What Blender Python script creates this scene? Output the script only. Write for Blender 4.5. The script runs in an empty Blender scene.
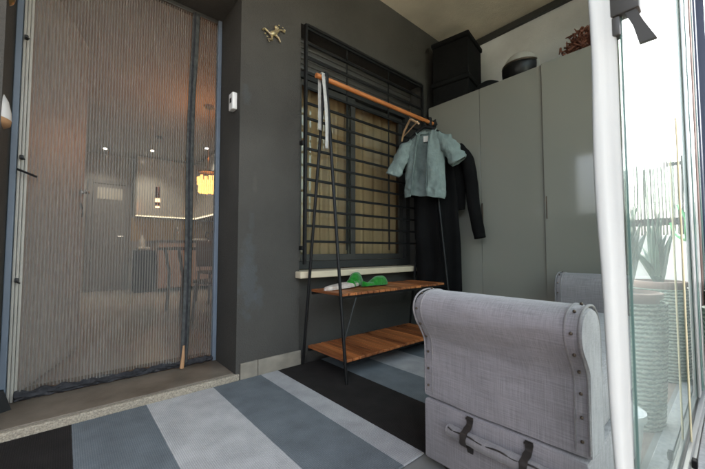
import bpy, bmesh, math, random
from mathutils import Vector, Matrix, Euler, noise
random.seed(7)
R = math.radians
sc = bpy.context.scene
col = sc.collection
V = Vector

# ------------------------------------------------------------------ materials
def nodes_of(m):
    m.use_nodes = True
    return m.node_tree.nodes, m.node_tree.links

def mat(name, c, rough=.6, metal=0, spec=.5, var=0, vscale=4, vstretch=(1, 1, 1), bump=0, bscale=80, bstretch=(1, 1, 1),
        bdist=.004, sheen=0, coat=0, c2=None, transl=0):
    m = bpy.data.materials.new(name)
    n, l = nodes_of(m)
    p = n['Principled BSDF']
    p.inputs['Base Color'].default_value = (*c, 1)
    p.inputs['Roughness'].default_value = rough
    p.inputs['Metallic'].default_value = metal
    p.inputs['Specular IOR Level'].default_value = spec
    p.inputs['Sheen Weight'].default_value = sheen
    p.inputs['Coat Weight'].default_value = coat
    tc = n.new('ShaderNodeTexCoord')
    if var or c2:
        mp = n.new('ShaderNodeMapping'); mp.inputs['Scale'].default_value = vstretch
        tx = n.new('ShaderNodeTexNoise'); tx.inputs['Scale'].default_value = vscale; tx.inputs['Detail'].default_value = 6
        rp = n.new('ShaderNodeValToRGB')
        a = c2 if c2 else tuple(x * (1 - var) for x in c)
        b = c if c2 else tuple(min(1, x * (1 + var)) for x in c)
        rp.color_ramp.elements[0].color = (*a, 1); rp.color_ramp.elements[0].position = .3
        rp.color_ramp.elements[1].color = (*b, 1); rp.color_ramp.elements[1].position = .7
        l.new(tc.outputs['Object'], mp.inputs[0]); l.new(mp.outputs[0], tx.inputs[0])
        l.new(tx.outputs[0], rp.inputs[0]); l.new(rp.outputs[0], p.inputs['Base Color'])
    if bump:
        mp = n.new('ShaderNodeMapping'); mp.inputs['Scale'].default_value = bstretch
        tx = n.new('ShaderNodeTexNoise'); tx.inputs['Scale'].default_value = bscale; tx.inputs['Detail'].default_value = 4
        bp = n.new('ShaderNodeBump'); bp.inputs['Strength'].default_value = bump; bp.inputs['Distance'].default_value = bdist
        l.new(tc.outputs['Object'], mp.inputs[0]); l.new(mp.outputs[0], tx.inputs[0])
        l.new(tx.outputs[0], bp.inputs['Height']); l.new(bp.outputs[0], p.inputs['Normal'])
    if transl:
        t = n.new('ShaderNodeBsdfTranslucent'); t.inputs[0].default_value = (*c, 1)
        mx = n.new('ShaderNodeMixShader'); mx.inputs[0].default_value = transl
        l.new(p.outputs[0], mx.inputs[1]); l.new(t.outputs[0], mx.inputs[2])
        l.new(mx.outputs[0], n['Material Output'].inputs[0])
    return m

def emat(name, c, s):
    m = bpy.data.materials.new(name)
    n, l = nodes_of(m)
    p = n['Principled BSDF']
    p.inputs['Base Color'].default_value = (*c, 1)
    p.inputs['Emission Color'].default_value = (*c, 1)
    p.inputs['Emission Strength'].default_value = s
    return m

def glassmat(name, tint, haze=0.0):
    m = bpy.data.materials.new(name)
    n, l = nodes_of(m)
    n.remove(n['Principled BSDF'])
    g = n.new('ShaderNodeNewGeometry')
    dt = n.new('ShaderNodeVectorMath'); dt.operation = 'DOT_PRODUCT'
    l.new(g.outputs['Incoming'], dt.inputs[0]); l.new(g.outputs['Normal'], dt.inputs[1])
    def mt(op, a, b):
        k = n.new('ShaderNodeMath'); k.operation = op
        for i, x in enumerate((a, b)):
            if x is None: continue
            if isinstance(x, (int, float)): k.inputs[i].default_value = x
            else: l.new(x, k.inputs[i])
        return k.outputs[0]
    ab = mt('ABSOLUTE', dt.outputs['Value'], None)
    pw = mt('POWER', mt('SUBTRACT', 1.0, ab), 5.0)
    fr = mt('ADD', mt('MULTIPLY', pw, .96), .04)
    tr = n.new('ShaderNodeBsdfTransparent'); tr.inputs[0].default_value = (*tint, 1)
    gl = n.new('ShaderNodeBsdfGlossy'); gl.inputs['Roughness'].default_value = 0.0
    gl.inputs[0].default_value = (.93, 1, .96, 1)
    mx = n.new('ShaderNodeMixShader')
    l.new(fr, mx.inputs[0]); l.new(tr.outputs[0], mx.inputs[1]); l.new(gl.outputs[0], mx.inputs[2])
    out = mx.outputs[0]
    if haze:  # pale diffuse mixed in, standing for the hazy wash of reflections
        df = n.new('ShaderNodeBsdfDiffuse'); df.inputs[0].default_value = (.7, .75, .72, 1)
        m2 = n.new('ShaderNodeMixShader'); m2.inputs[0].default_value = haze
        l.new(out, m2.inputs[1]); l.new(df.outputs[0], m2.inputs[2]); out = m2.outputs[0]
    l.new(out, n['Material Output'].inputs[0])
    return m

def linen(name, c, ax=(0, 1, 2), contrast=.22, sc_=1.0):
    """woven cloth: two sets of slub threads at right angles"""
    m = bpy.data.materials.new(name)
    n, l = nodes_of(m)
    p = n['Principled BSDF']; p.inputs['Roughness'].default_value = .9; p.inputs['Sheen Weight'].default_value = .25
    p.inputs['Specular IOR Level'].default_value = .15
    tc = n.new('ShaderNodeTexCoord')
    outs = []
    for st in ((30, 7, 420), (30, 420, 7)):
        mp = n.new('ShaderNodeMapping'); mp.inputs['Scale'].default_value = tuple(s * sc_ for s in st)
        tx = n.new('ShaderNodeTexNoise'); tx.inputs['Scale'].default_value = 1; tx.inputs['Detail'].default_value = 3
        l.new(tc.outputs['Object'], mp.inputs[0]); l.new(mp.outputs[0], tx.inputs[0]); outs.append(tx.outputs[0])
    ad = n.new('ShaderNodeMath'); ad.operation = 'ADD'
    l.new(outs[0], ad.inputs[0]); l.new(outs[1], ad.inputs[1])
    hf = n.new('ShaderNodeMath'); hf.operation = 'MULTIPLY'; hf.inputs[1].default_value = .5
    l.new(ad.outputs[0], hf.inputs[0])
    rp = n.new('ShaderNodeValToRGB')
    rp.color_ramp.elements[0].position = .36; rp.color_ramp.elements[1].position = .64
    rp.color_ramp.elements[0].color = (*[x * (1 - contrast) for x in c], 1)
    rp.color_ramp.elements[1].color = (*[min(1, x * (1 + contrast)) for x in c], 1)
    l.new(hf.outputs[0], rp.inputs[0]); l.new(rp.outputs[0], p.inputs['Base Color'])
    bp = n.new('ShaderNodeBump'); bp.inputs['Strength'].default_value = .35; bp.inputs['Distance'].default_value = .0015
    l.new(hf.outputs[0], bp.inputs['Height'])
    # soft creases
    t2 = n.new('ShaderNodeTexNoise'); t2.inputs['Scale'].default_value = 7; t2.inputs['Detail'].default_value = 2
    l.new(tc.outputs['Object'], t2.inputs[0])
    b2 = n.new('ShaderNodeBump'); b2.inputs['Strength'].default_value = .3; b2.inputs['Distance'].default_value = .02
    l.new(t2.outputs[0], b2.inputs['Height']); l.new(bp.outputs[0], b2.inputs['Normal']); l.new(b2.outputs[0], p.inputs['Normal'])
    return m

def wallmat(name, c, patches=(), spec=.25, rough=.75):
    """painted plaster with roller texture and patches of filler"""
    m = bpy.data.materials.new(name)
    n, l = nodes_of(m)
    p = n['Principled BSDF']; p.inputs['Roughness'].default_value = rough; p.inputs['Specular IOR Level'].default_value = spec
    tc = n.new('ShaderNodeTexCoord')
    def tex(s, d=5):
        t = n.new('ShaderNodeTexNoise'); t.inputs['Scale'].default_value = s; t.inputs['Detail'].default_value = d
        l.new(tc.outputs['Object'], t.inputs[0]); return t
    big = tex(2.2); rp = n.new('ShaderNodeValToRGB')
    rp.color_ramp.elements[0].position = .3; rp.color_ramp.elements[1].position = .7
    rp.color_ramp.elements[0].color = (*[x * .82 for x in c], 1); rp.color_ramp.elements[1].color = (*[x * 1.15 for x in c], 1)
    l.new(big.outputs[0], rp.inputs[0]); cur = rp.outputs[0]
    wob = tex(26, 8)
    for (pos, rad, pc, stretch) in patches:
        mp = n.new('ShaderNodeMapping'); mp.vector_type = 'POINT'
        mp.inputs['Location'].default_value = tuple(-a * s for a, s in zip(pos, stretch)); mp.inputs['Scale'].default_value = stretch
        l.new(tc.outputs['Object'], mp.inputs[0])
        ln = n.new('ShaderNodeVectorMath'); ln.operation = 'LENGTH'; l.new(mp.outputs[0], ln.inputs[0])
        ad = n.new('ShaderNodeMath'); ad.operation = 'MULTIPLY_ADD'; ad.inputs[1].default_value = rad * 2.2; l.new(wob.outputs[0], ad.inputs[0])
        l.new(ln.outputs['Value'], ad.inputs[2])
        mr = n.new('ShaderNodeMapRange'); mr.inputs['From Min'].default_value = rad * 1.7; mr.inputs['From Max'].default_value = rad * 2.3
        mr.inputs['To Min'].default_value = .25; mr.inputs['To Max'].default_value = 0
        l.new(ad.outputs[0], mr.inputs['Value'])
        mx = n.new('ShaderNodeMixRGB'); mx.inputs[2].default_value = (*pc, 1)
        l.new(mr.outputs[0], mx.inputs[0]); l.new(cur, mx.inputs[1]); cur = mx.outputs[0]
    l.new(cur, p.inputs['Base Color'])
    f = tex(130, 3); bp = n.new('ShaderNodeBump'); bp.inputs['Strength'].default_value = .8; bp.inputs['Distance'].default_value = .005
    l.new(f.outputs[0], bp.inputs['Height'])
    g = tex(18, 3); b2 = n.new('ShaderNodeBump'); b2.inputs['Strength'].default_value = .25; b2.inputs['Distance'].default_value = .01
    l.new(g.outputs[0], b2.inputs['Height']); l.new(bp.outputs[0], b2.inputs['Normal']); l.new(b2.outputs[0], p.inputs['Normal'])
    return m

def rugmat():
    m = bpy.data.materials.new('woven_rug')
    n, l = nodes_of(m)
    p = n['Principled BSDF']; p.inputs['Roughness'].default_value = .95; p.inputs['Specular IOR Level'].default_value = .1
    tc = n.new('ShaderNodeTexCoord'); sp = n.new('ShaderNodeSeparateXYZ'); l.new(tc.outputs['Object'], sp.inputs[0])
    wn = n.new('ShaderNodeTexNoise'); wn.inputs['Scale'].default_value = 60; l.new(tc.outputs['Object'], wn.inputs[0])
    wm = n.new('ShaderNodeMath'); wm.operation = 'MULTIPLY_ADD'; wm.inputs[1].default_value = .003
    l.new(wn.outputs[0], wm.inputs[0]); l.new(sp.outputs['X'], wm.inputs[2])
    mr = n.new('ShaderNodeMapRange'); mr.inputs['From Min'].default_value = -.6; mr.inputs['From Max'].default_value = 2.8
    l.new(wm.outputs[0], mr.inputs['Value'])
    rp = n.new('ShaderNodeValToRGB'); rp.color_ramp.interpolation = 'CONSTANT'
    K, G, W = (.026, .0235, .022), (.162, .184, .198), (.485, .485, .48)
    L = (.41, .415, .42)
    st = [(-.6, G), (-.28, K), (.039, G), (.334, W), (.664, G), (.954, L), (1.079, K), (1.424, G), (1.709, L), (2.004, G), (2.3, K)]
    e = rp.color_ramp.elements
    while len(e) < len(st): e.new(.5)
    for k, (x, c) in enumerate(st):
        e[k].position = (x + .6) / 3.4; e[k].color = (*c, 1)
    l.new(mr.outputs[0], rp.inputs[0])
    # mottled wear
    v = n.new('ShaderNodeTexNoise'); v.inputs['Scale'].default_value = 9; v.inputs['Detail'].default_value = 8; l.new(tc.outputs['Object'], v.inputs[0])
    v2 = n.new('ShaderNodeTexNoise'); v2.inputs['Scale'].default_value = 260; l.new(tc.outputs['Object'], v2.inputs[0])
    va = n.new('ShaderNodeMath'); va.operation = 'ADD'; l.new(v.outputs[0], va.inputs[0]); l.new(v2.outputs[0], va.inputs[1])
    vr = n.new('ShaderNodeMapRange'); vr.inputs['From Min'].default_value = .6; vr.inputs['From Max'].default_value = 1.4
    vr.inputs['To Min'].default_value = .7; vr.inputs['To Max'].default_value = 1.25; l.new(va.outputs[0], vr.inputs['Value'])
    # ribs across
    wv = n.new('ShaderNodeTexWave'); wv.inputs['Scale'].default_value = 38; wv.bands_direction = 'Y'; wv.inputs['Distortion'].default_value = .6
    wv.inputs['Detail Scale'].default_value = 3
    l.new(tc.outputs['Object'], wv.inputs[0])
    w2 = n.new('ShaderNodeTexWave'); w2.inputs['Scale'].default_value = 44; w2.bands_direction = 'X'; l.new(tc.outputs['Object'], w2.inputs[0])
    hm = n.new('ShaderNodeMath'); hm.operation = 'MULTIPLY'; l.new(wv.outputs[1], hm.inputs[0]); l.new(w2.outputs[1], hm.inputs[1])
    wr = n.new('ShaderNodeMapRange'); wr.inputs['To Min'].default_value = .8; wr.inputs['To Max'].default_value = 1.2; l.new(hm.outputs[0], wr.inputs['Value'])
    mm = n.new('ShaderNodeMath'); mm.operation = 'MULTIPLY'; l.new(wr.outputs[0], mm.inputs[0]); l.new(vr.outputs[0], mm.inputs[1])
    sc2 = n.new('ShaderNodeVectorMath'); sc2.operation = 'SCALE'; l.new(rp.outputs[0], sc2.inputs[0]); l.new(mm.outputs[0], sc2.inputs['Scale'])
    l.new(sc2.outputs[0], p.inputs['Base Color'])
    bp = n.new('ShaderNodeBump'); bp.inputs['Strength'].default_value = .6; bp.inputs['Distance'].default_value = .003
    l.new(hm.outputs[0], bp.inputs['Height']); l.new(bp.outputs[0], p.inputs['Normal'])
    return m

def screenmat():
    """ribbed see-through plastic: clear strips between milky strips"""
    m = bpy.data.materials.new('ribbed_plastic')
    n, l = nodes_of(m)
    p = n['Principled BSDF']; p.inputs['Base Color'].default_value = (.19, .188, .172, 1); p.inputs['Roughness'].default_value = .5
    tc = n.new('ShaderNodeTexCoord'); wv = n.new('ShaderNodeTexWave'); wv.bands_direction = 'X'
    wv.inputs['Scale'].default_value = 2 * math.pi / 20 / .0138
    l.new(tc.outputs['Object'], wv.inputs[0])
    mr = n.new('ShaderNodeMapRange'); mr.inputs['From Min'].default_value = .40; mr.inputs['From Max'].default_value = .68
    mr.inputs['To Min'].default_value = .30; mr.inputs['To Max'].default_value = .68
    l.new(wv.outputs[1], mr.inputs['Value'])
    tr = n.new('ShaderNodeBsdfTransparent'); tr.inputs[0].default_value = (.97, .95, .92, 1)
    tl = n.new('ShaderNodeBsdfTranslucent'); tl.inputs[0].default_value = (.06, .055, .05, 1)
    m1 = n.new('ShaderNodeMixShader'); m1.inputs[0].default_value = .3
    l.new(p.outputs[0], m1.inputs[1]); l.new(tl.outputs[0], m1.inputs[2])
    m2 = n.new('ShaderNodeMixShader'); l.new(mr.outputs[0], m2.inputs[0]); l.new(tr.outputs[0], m2.inputs[1]); l.new(m1.outputs[0], m2.inputs[2])
    l.new(m2.outputs[0], n['Material Output'].inputs[0])
    return m

def woodslat(name, ca, cb, width, axis='X'):
    m = bpy.data.materials.new(name)
    n, l = nodes_of(m)
    p = n['Principled BSDF']; p.inputs['Roughness'].default_value = .42
    tc = n.new('ShaderNodeTexCoord')
    mp = n.new('ShaderNodeMapping'); mp.inputs['Scale'].default_value = (60, 4, 60) if axis == 'X' else (4, 60, 60)
    tx = n.new('ShaderNodeTexNoise'); tx.inputs['Scale'].default_value = 1; tx.inputs['Detail'].default_value = 6
    l.new(tc.outputs['Object'], mp.inputs[0]); l.new(mp.outputs[0], tx.inputs[0])
    sp = n.new('ShaderNodeSeparateXYZ'); l.new(tc.outputs['Object'], sp.inputs[0])
    dv = n.new('ShaderNodeMath'); dv.operation = 'DIVIDE'; dv.inputs[1].default_value = width; l.new(sp.outputs[axis], dv.inputs[0])
    fl = n.new('ShaderNodeMath'); fl.operation = 'FLOOR'; l.new(dv.outputs[0], fl.inputs[0])
    wn = n.new('ShaderNodeTexWhiteNoise'); wn.noise_dimensions = '1D'; l.new(fl.outputs[0], wn.inputs['W'])
    ad = n.new('ShaderNodeMath'); ad.operation = 'MULTIPLY_ADD'; ad.inputs[1].default_value = .45; l.new(wn.outputs[0], ad.inputs[0])
    ml = n.new('ShaderNodeMath'); ml.operation = 'MULTIPLY'; ml.inputs[1].default_value = .6; l.new(tx.outputs[0], ml.inputs[0]); l.new(ml.outputs[0], ad.inputs[2])
    rp = n.new('ShaderNodeValToRGB'); rp.color_ramp.elements[0].color = (*ca, 1); rp.color_ramp.elements[1].color = (*cb, 1)
    rp.color_ramp.elements[0].position = .2; rp.color_ramp.elements[1].position = .8
    l.new(ad.outputs[0], rp.inputs[0]); l.new(rp.outputs[0], p.inputs['Base Color'])
    return m

M = {}
M['wall'] = wallmat('dark_plaster', (.0575, .055, .0485), [
    ((.885, 2.02, .62), .12, (.085, .105, .122), (2.2, 1, .5)), ((.96, 2.02, .50), .06, (.08, .095, .11), (2, 1, .7)),
    ((.85, 2.02, 1.80), .04, (.07, .084, .098), (1.4, 1, .6)), ((.90, 2.02, .98), .04, (.075, .083, .088), (2, 1, .6)),
    ((.92, 2.02, 1.24), .035, (.10, .095, .08), (2.4, 1, .5))])
M['ceiling'] = wallmat('cream_render', (.62, .555, .435), spec=.1)
M['white_wall'] = wallmat('white_paint', (.68, .69, .68), spec=.15)
M['dark_trim'] = mat('dark_trim', (.035, .035, .032), .5)
M['in_wall'] = mat('interior_paint', (.46, .46, .435), .8, var=.06)
M['in_floor'] = mat('interior_floor_tile', (.38, .36, .33), .3, var=.1, vscale=2)
M['rug'] = rugmat()
M['tile'] = mat('grey_floor_tile', (.20, .20, .19), .5, var=.15, vscale=10)
M['deck'] = mat('terracotta_tile', (.20, .145, .115), .7, var=.2, vscale=12, bump=.3)
M['ground'] = mat('ground_earth', (.22, .2, .17), .9, var=.2)
M['step'] = mat('concrete_step', (.20, .168, .128), .65, c2=(.085, .068, .048), vscale=5, bump=.3, bscale=90)
M['terrazzo'] = mat('pebbled_edge', (.40, .36, .28), .8, c2=(.17, .145, .11), vscale=150, bump=.9, bscale=110, bdist=.008)
M['skirt'] = mat('stone_tile', (.27, .245, .198), .55, c2=(.15, .135, .108), vscale=9)
M['black'] = mat('black_metal', (.007, .007, .007), .5, spec=.25)
M['dark_grey'] = mat('dark_grey_metal', (.028, .029, .028), .5, spec=.3)
M['blue_frame'] = mat('blue_grey_frame', (.115, .15, .19), .5, var=.08)
M['white_frame'] = mat('cream_aluminium', (.34, .335, .295), .45, var=.06, vscale=3)
M['screen'] = screenmat()
M['tape'] = mat('grey_tape', (.058, .062, .060), .8, spec=.2, var=.35, vscale=45)
M['hemcloth'] = mat('dark_hem', (.03, .031, .034), .85, spec=.2, var=.4, vscale=30)
M['tan'] = mat('tan_wood', (.42, .24, .12), .6, var=.15)
M['white_plastic'] = mat('white_plastic', (.68, .68, .66), .4)
M['brass'] = mat('brass', (.5, .36, .16), .3, metal=.9, c2=(.18, .13, .07), vscale=25)
M['pewter'] = mat('gold_enamel', (.55, .44, .20), .35, metal=.5, c2=(.25, .22, .18), vscale=60)
M['sill'] = mat('cream_stone', (.52, .445, .32), .6, var=.08, vscale=8)
M['curtain_in'] = mat('beige_voile', (.47, .335, .20), .9, var=.25, vscale=3, vstretch=(8, 1, .3), transl=.35)
M['shutter'] = mat('shutter_slat', (.06, .058, .052), .5)
M['glass'] = glassmat('window_glass', (.95, .97, .94))
M['facade_glass'] = glassmat('facade_glass', (.86, .93, .90), haze=.09)
M['cabinet'] = mat('gloss_greige', (.228, .222, .190), .07, spec=.5, var=.02, vscale=1.5)
M['cab_side'] = mat('greige_board', (.30, .295, .26), .5)
M['wood'] = woodslat('acacia_slats', (.07, .018, .007), (.48, .165, .05), .0545)
M['rail'] = mat('orange_wood', (.50, .18, .05), .4, c2=(.33, .105, .027), vscale=2, vstretch=(2, 40, 40))
M['linen'] = linen('lilac_grey_linen', (.243, .227, .235), contrast=.26, sc_=1.7)
M['piping'] = linen('welt_linen', (.205, .192, .192), contrast=.15)
M['stud'] = mat('antique_stud', (.10, .075, .055), .4, metal=.8)
M['leather'] = mat('dark_leather', (.022, .017, .014), .5, bump=.3)
M['teal'] = mat('teal_cotton', (.172, .215, .203), .95, spec=.2, var=.12, vscale=18, bump=.55, bscale=22, bdist=.03, bstretch=(1, 1, .6))
M['teal_in'] = mat('teal_lining', (.115, .145, .137), .95, spec=.1)
M['blackcloth'] = mat('black_cloth', (.0062, .006, .006), 1, var=.25, spec=.08)
M['greycloth'] = mat('grey_strap', (.42, .42, .40), .9, var=.2, vscale=20)
M['green'] = mat('green_knit', (.009, .16, .012), .95, spec=.15, var=.3, vscale=60, bump=.9, bscale=150, bdist=.004, sheen=.3)
M['offwhite'] = mat('stained_white', (.62, .58, .54), .9, c2=(.33, .25, .2), vscale=22, bump=.3)
M['hanger_wood'] = mat('pale_wood', (.55, .36, .2), .5)
M['box'] = mat('charcoal_fabric', (.0085, .0085, .0082), .95, spec=.12, var=.2, vscale=30, bump=.4, bscale=300, bdist=.001)
M['helmet'] = mat('helmet_shell', (.40, .385, .34), .35, coat=.2)
M['visor'] = mat('dark_visor', (.008, .008, .008), .35, spec=.3)
M['coral'] = mat('dried_flower', (.24, .085, .045), .9, c2=(.07, .022, .014), vscale=60)
M['curtain_out'] = mat('white_curtain', (.40, .415, .395), .9, bump=.2, bscale=200, bdist=.001, transl=.08)
M['alu'] = mat('satin_aluminium', (.42, .43, .42), .35, metal=.6)
M['latch'] = mat('grey_zinc', (.045, .044, .039), .5, metal=.1)
M['seal'] = mat('cream_seal', (.62, .58, .42), .6)
M['edge'] = mat('green_glass_edge', (.10, .17, .15), .2)
M['navy'] = mat('navy_paint', (.03, .04, .07), .4)
M['brick'] = mat('brick_red', (.15, .10, .08), .8, var=.2, vscale=20)
M['granite'] = mat('grey_granite', (.42, .43, .43), .5, c2=(.28, .29, .29), vscale=60)
M['reed'] = mat('reed_cane', (.055, .05, .042), .8, var=.4, vscale=30)
M['leaf'] = mat('aloe_leaf', (.06, .12, .075), .4, var=.25, vscale=15)
M['soil'] = mat('soil', (.05, .035, .025), .95)
def wickermat():
    m = mat('pale_green_wicker', (.5, .56, .47), .8)
    n, l = m.node_tree.nodes, m.node_tree.links; p = n['Principled BSDF']
    tc = n.new('ShaderNodeTexCoord')
    w1 = n.new('ShaderNodeTexWave'); w1.bands_direction = 'Z'; w1.inputs['Scale'].default_value = 16; w1.inputs['Distortion'].default_value = 3
    w1.inputs['Detail Scale'].default_value = 4; w1.inputs['Detail'].default_value = 3
    l.new(tc.outputs['Object'], w1.inputs[0])
    rp = n.new('ShaderNodeValToRGB'); rp.color_ramp.elements[0].color = (.15, .21, .165, 1); rp.color_ramp.elements[1].color = (.48, .56, .46, 1)
    rp.color_ramp.elements[0].position = .2; rp.color_ramp.elements[1].position = .7
    l.new(w1.outputs[1], rp.inputs[0]); l.new(rp.outputs[0], p.inputs['Base Color'])
    bp = n.new('ShaderNodeBump'); bp.inputs['Strength'].default_value = .8; bp.inputs['Distance'].default_value = .012
    l.new(w1.outputs[1], bp.inputs['Height']); l.new(bp.outputs[0], p.inputs['Normal'])
    return m
M['wicker'] = wickermat()
M['terracotta'] = mat('terracotta', (.38, .26, .215), .8, var=.1)
M['pot'] = mat('white_pot', (.72, .74, .72), .5)
M['hose'] = mat('green_hose', (.03, .30, .06), .4)
M['cord'] = mat('cream_cord', (.6, .53, .34), .8)
M['kitchen'] = mat('white_gloss', (.62, .63, .58), .15, coat=.3)
M['kitchen_low'] = mat('pink_beige_front', (.48, .36, .30), .4)
M['counter'] = mat('dark_counter', (.10, .09, .08), .3)
M['splash'] = mat('yellow_splash', (.52, .42, .26), .4)
M['grey_door'] = mat('grey_door', (.22, .22, .21), .5, var=.1)
M['door_leaf'] = mat('painted_door', (.50, .47, .44), .5, var=.05)
M['chrome'] = mat('steel', (.5, .5, .5), .25, metal=1)
M['bin'] = mat('black_bin', (.012, .014, .018), .4)
M['chair'] = mat('dark_wood', (.09, .065, .048), .5)
M['bulb'] = emat('lit_spot', (1, .9, .75), 2.5)
M['led'] = emat('lit_strip', (1, .85, .6), .25)
M['amber'] = emat('lit_amber', (1, .50, .13), .34)
M['pend'] = emat('lit_pendant', (1, .6, .3), .35)
M['copper'] = mat('copper', (.35, .16, .08), .3, metal=.9)
M['paper'] = mat('paper', (.7, .68, .62), .8)

# ------------------------------------------------------------------ mesh builder
class MB:
    def __init__(s): s.bm = bmesh.new()
    def _add(s, t, mtx=None):
        if mtx is not None: t.transform(mtx)
        me = bpy.data.meshes.new('t'); t.to_mesh(me); t.free(); s.bm.from_mesh(me); bpy.data.meshes.remove(me)
        return s
    def box(s, a, b, bev=0, rot=None, seg=2):
        c = [(a[i] + b[i]) / 2 for i in range(3)]; d = [abs(b[i] - a[i]) for i in range(3)]
        t = bmesh.new(); bmesh.ops.create_cube(t, size=1)
        for v in t.verts: v.co = V((v.co.x * d[0], v.co.y * d[1], v.co.z * d[2]))
        if bev: bmesh.ops.bevel(t, geom=t.edges[:], offset=min(bev, min(d) * .45), segments=seg, affect='EDGES', profile=.5)
        mtx = Matrix.Translation(c)
        if rot: mtx = mtx @ Euler(rot).to_matrix().to_4x4()
        return s._add(t, mtx)
    def loft(s, rings, closed=True, caps=True):
        t = bmesh.new(); vs = [[t.verts.new(p) for p in r] for r in rings]
        n = len(rings[0])
        for a, b in zip(vs, vs[1:]):
            for i in range(n if closed else n - 1):
                j = (i + 1) % n
                try: t.faces.new((a[i], a[j], b[j], b[i]))
                except ValueError: pass
        if caps and closed:
            t.faces.new(vs[0][::-1]); t.faces.new(vs[-1])
        bmesh.ops.recalc_face_normals(t, faces=t.faces[:])
        return s._add(t)
    def tube(s, pts, r, n=8, caps=True):
        pts = [V(p) for p in pts]
        rs = r if isinstance(r, (list, tuple)) else [r] * len(pts)
        rings = []; up = None
        for i, p in enumerate(pts):
            d = (pts[min(i + 1, len(pts) - 1)] - pts[max(i - 1, 0)]).normalized()
            if up is None:
                up = d.cross(V((0, 0, 1)) if abs(d.z) < .9 else V((1, 0, 0))).normalized()
            up = (up - d * up.dot(d)).normalized(); w = d.cross(up)
            rings.append([p + (up * math.cos(2 * math.pi * k / n) + w * math.sin(2 * math.pi * k / n)) * rs[i] for k in range(n)])
        return s.loft(rings, True, caps)
    def lathe(s, prof, c, n=24, axis='z'):
        rings = []
        for (r, z) in prof:
            ring = []
            for k in range(n):
                a = 2 * math.pi * k / n; x, y = r * math.cos(a), r * math.sin(a)
                q = {'z': (x, y, z), 'y': (x, z, y), 'x': (z, x, y)}[axis]
                ring.append(V(c) + V(q))
            rings.append(ring)
        return s.loft(rings)
    def blob(s, c, r, n=3, amp=.15, sc_=6, rot=None, seed=0):
        t = bmesh.new(); bmesh.ops.create_icosphere(t, subdivisions=n, radius=1)
        for v in t.verts:
            k = 1 + amp * noise.noise(v.co * sc_ * .3 + V((seed, seed * 2, 0))) + amp * .4 * noise.noise(v.co * sc_ + V((seed, 0, 0)))
            v.co = V((v.co.x * r[0], v.co.y * r[1], v.co.z * r[2])) * k
        mtx = Matrix.Translation(c)
        if rot: mtx = mtx @ Euler(rot).to_matrix().to_4x4()
        return s._add(t, mtx)
    def sheet(s, f, nu, nv):
        return s.loft([[f(i / nu, j / nv) for i in range(nu + 1)] for j in range(nv + 1)], closed=False)
    def build(s, name, m, parent=None, smooth=None, solid=0):
        me = bpy.data.meshes.new(name); s.bm.to_mesh(me); s.bm.free()
        o = bpy.data.objects.new(name, me); col.objects.link(o)
        me.materials.append(M[m] if isinstance(m, str) else m)
        if smooth is not None:
            for p in me.polygons: p.use_smooth = True
            me.set_sharp_from_angle(angle=R(smooth))
        if solid:
            md = o.modifiers.new('solid', 'SOLIDIFY'); md.thickness = solid; md.offset = 0
        if parent is not None:
            o.parent = parent
            w = V((0, 0, 0)); q = parent
            while q is not None:
                w += q.location; q = q.parent
            o.location = -w
        return o

def tag(o, label=None, cat=None, group=None, kind=None):
    for k, v in (('label', label), ('category', cat), ('group', group), ('kind', kind)):
        if v: o[k] = v
    return o
def thing(name, loc, label, cat, group=None):
    o = bpy.data.objects.new(name, None); o.empty_display_size = .1; o.location = loc; col.objects.link(o)
    return tag(o, label, cat, group)
def dup(o, loc, label=None):
    def cp(x, par):
        c = x.copy(); col.objects.link(c)
        if par is not None: c.parent = par
        for ch in list(x.children): cp(ch, c)
        return c
    c = cp(o, None); c.location = loc
    if label: c['label'] = label
    return c
def B(name, m, a, b, parent=None, bev=0, smooth=None): return MB().box(a, b, bev).build(name, m, parent, smooth)
def struct(o): o['kind'] = 'structure'; return o
def sm(pts, k=6):
    """Catmull-Rom through points"""
    pts = [V(p) for p in pts]; out = []
    for i in range(len(pts) - 1):
        p0, p1, p2, p3 = pts[max(i - 1, 0)], pts[i], pts[i + 1], pts[min(i + 2, len(pts) - 1)]
        for j in range(k):
            t = j / k
            out.append(.5 * ((2 * p1) + (p2 - p0) * t + (2 * p0 - 5 * p1 + 4 * p2 - p3) * t * t + (3 * p1 - p0 - 3 * p2 + p3) * t ** 3))
    out.append(pts[-1]); return out

# ------------------------------------------------------------------ setting
WY = 2.02     # outer face of the house wall
DX0, DX1, DH = -.22, .812, 2.44      # door opening
WX0, WX1, WZ0, WZ1 = 1.255, 2.66, .60, 2.455   # window opening
struct(B('ground', 'ground', (-200, -200, -.3), (200, 200, -.06)))
struct(B('balcony_floor', 'deck', (-9, -3.1, -.05), (4.3, .05, 0)))
struct(B('terrace_floor', 'tile', (-4, .05, -.05), (3.3, WY, 0)))

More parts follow.
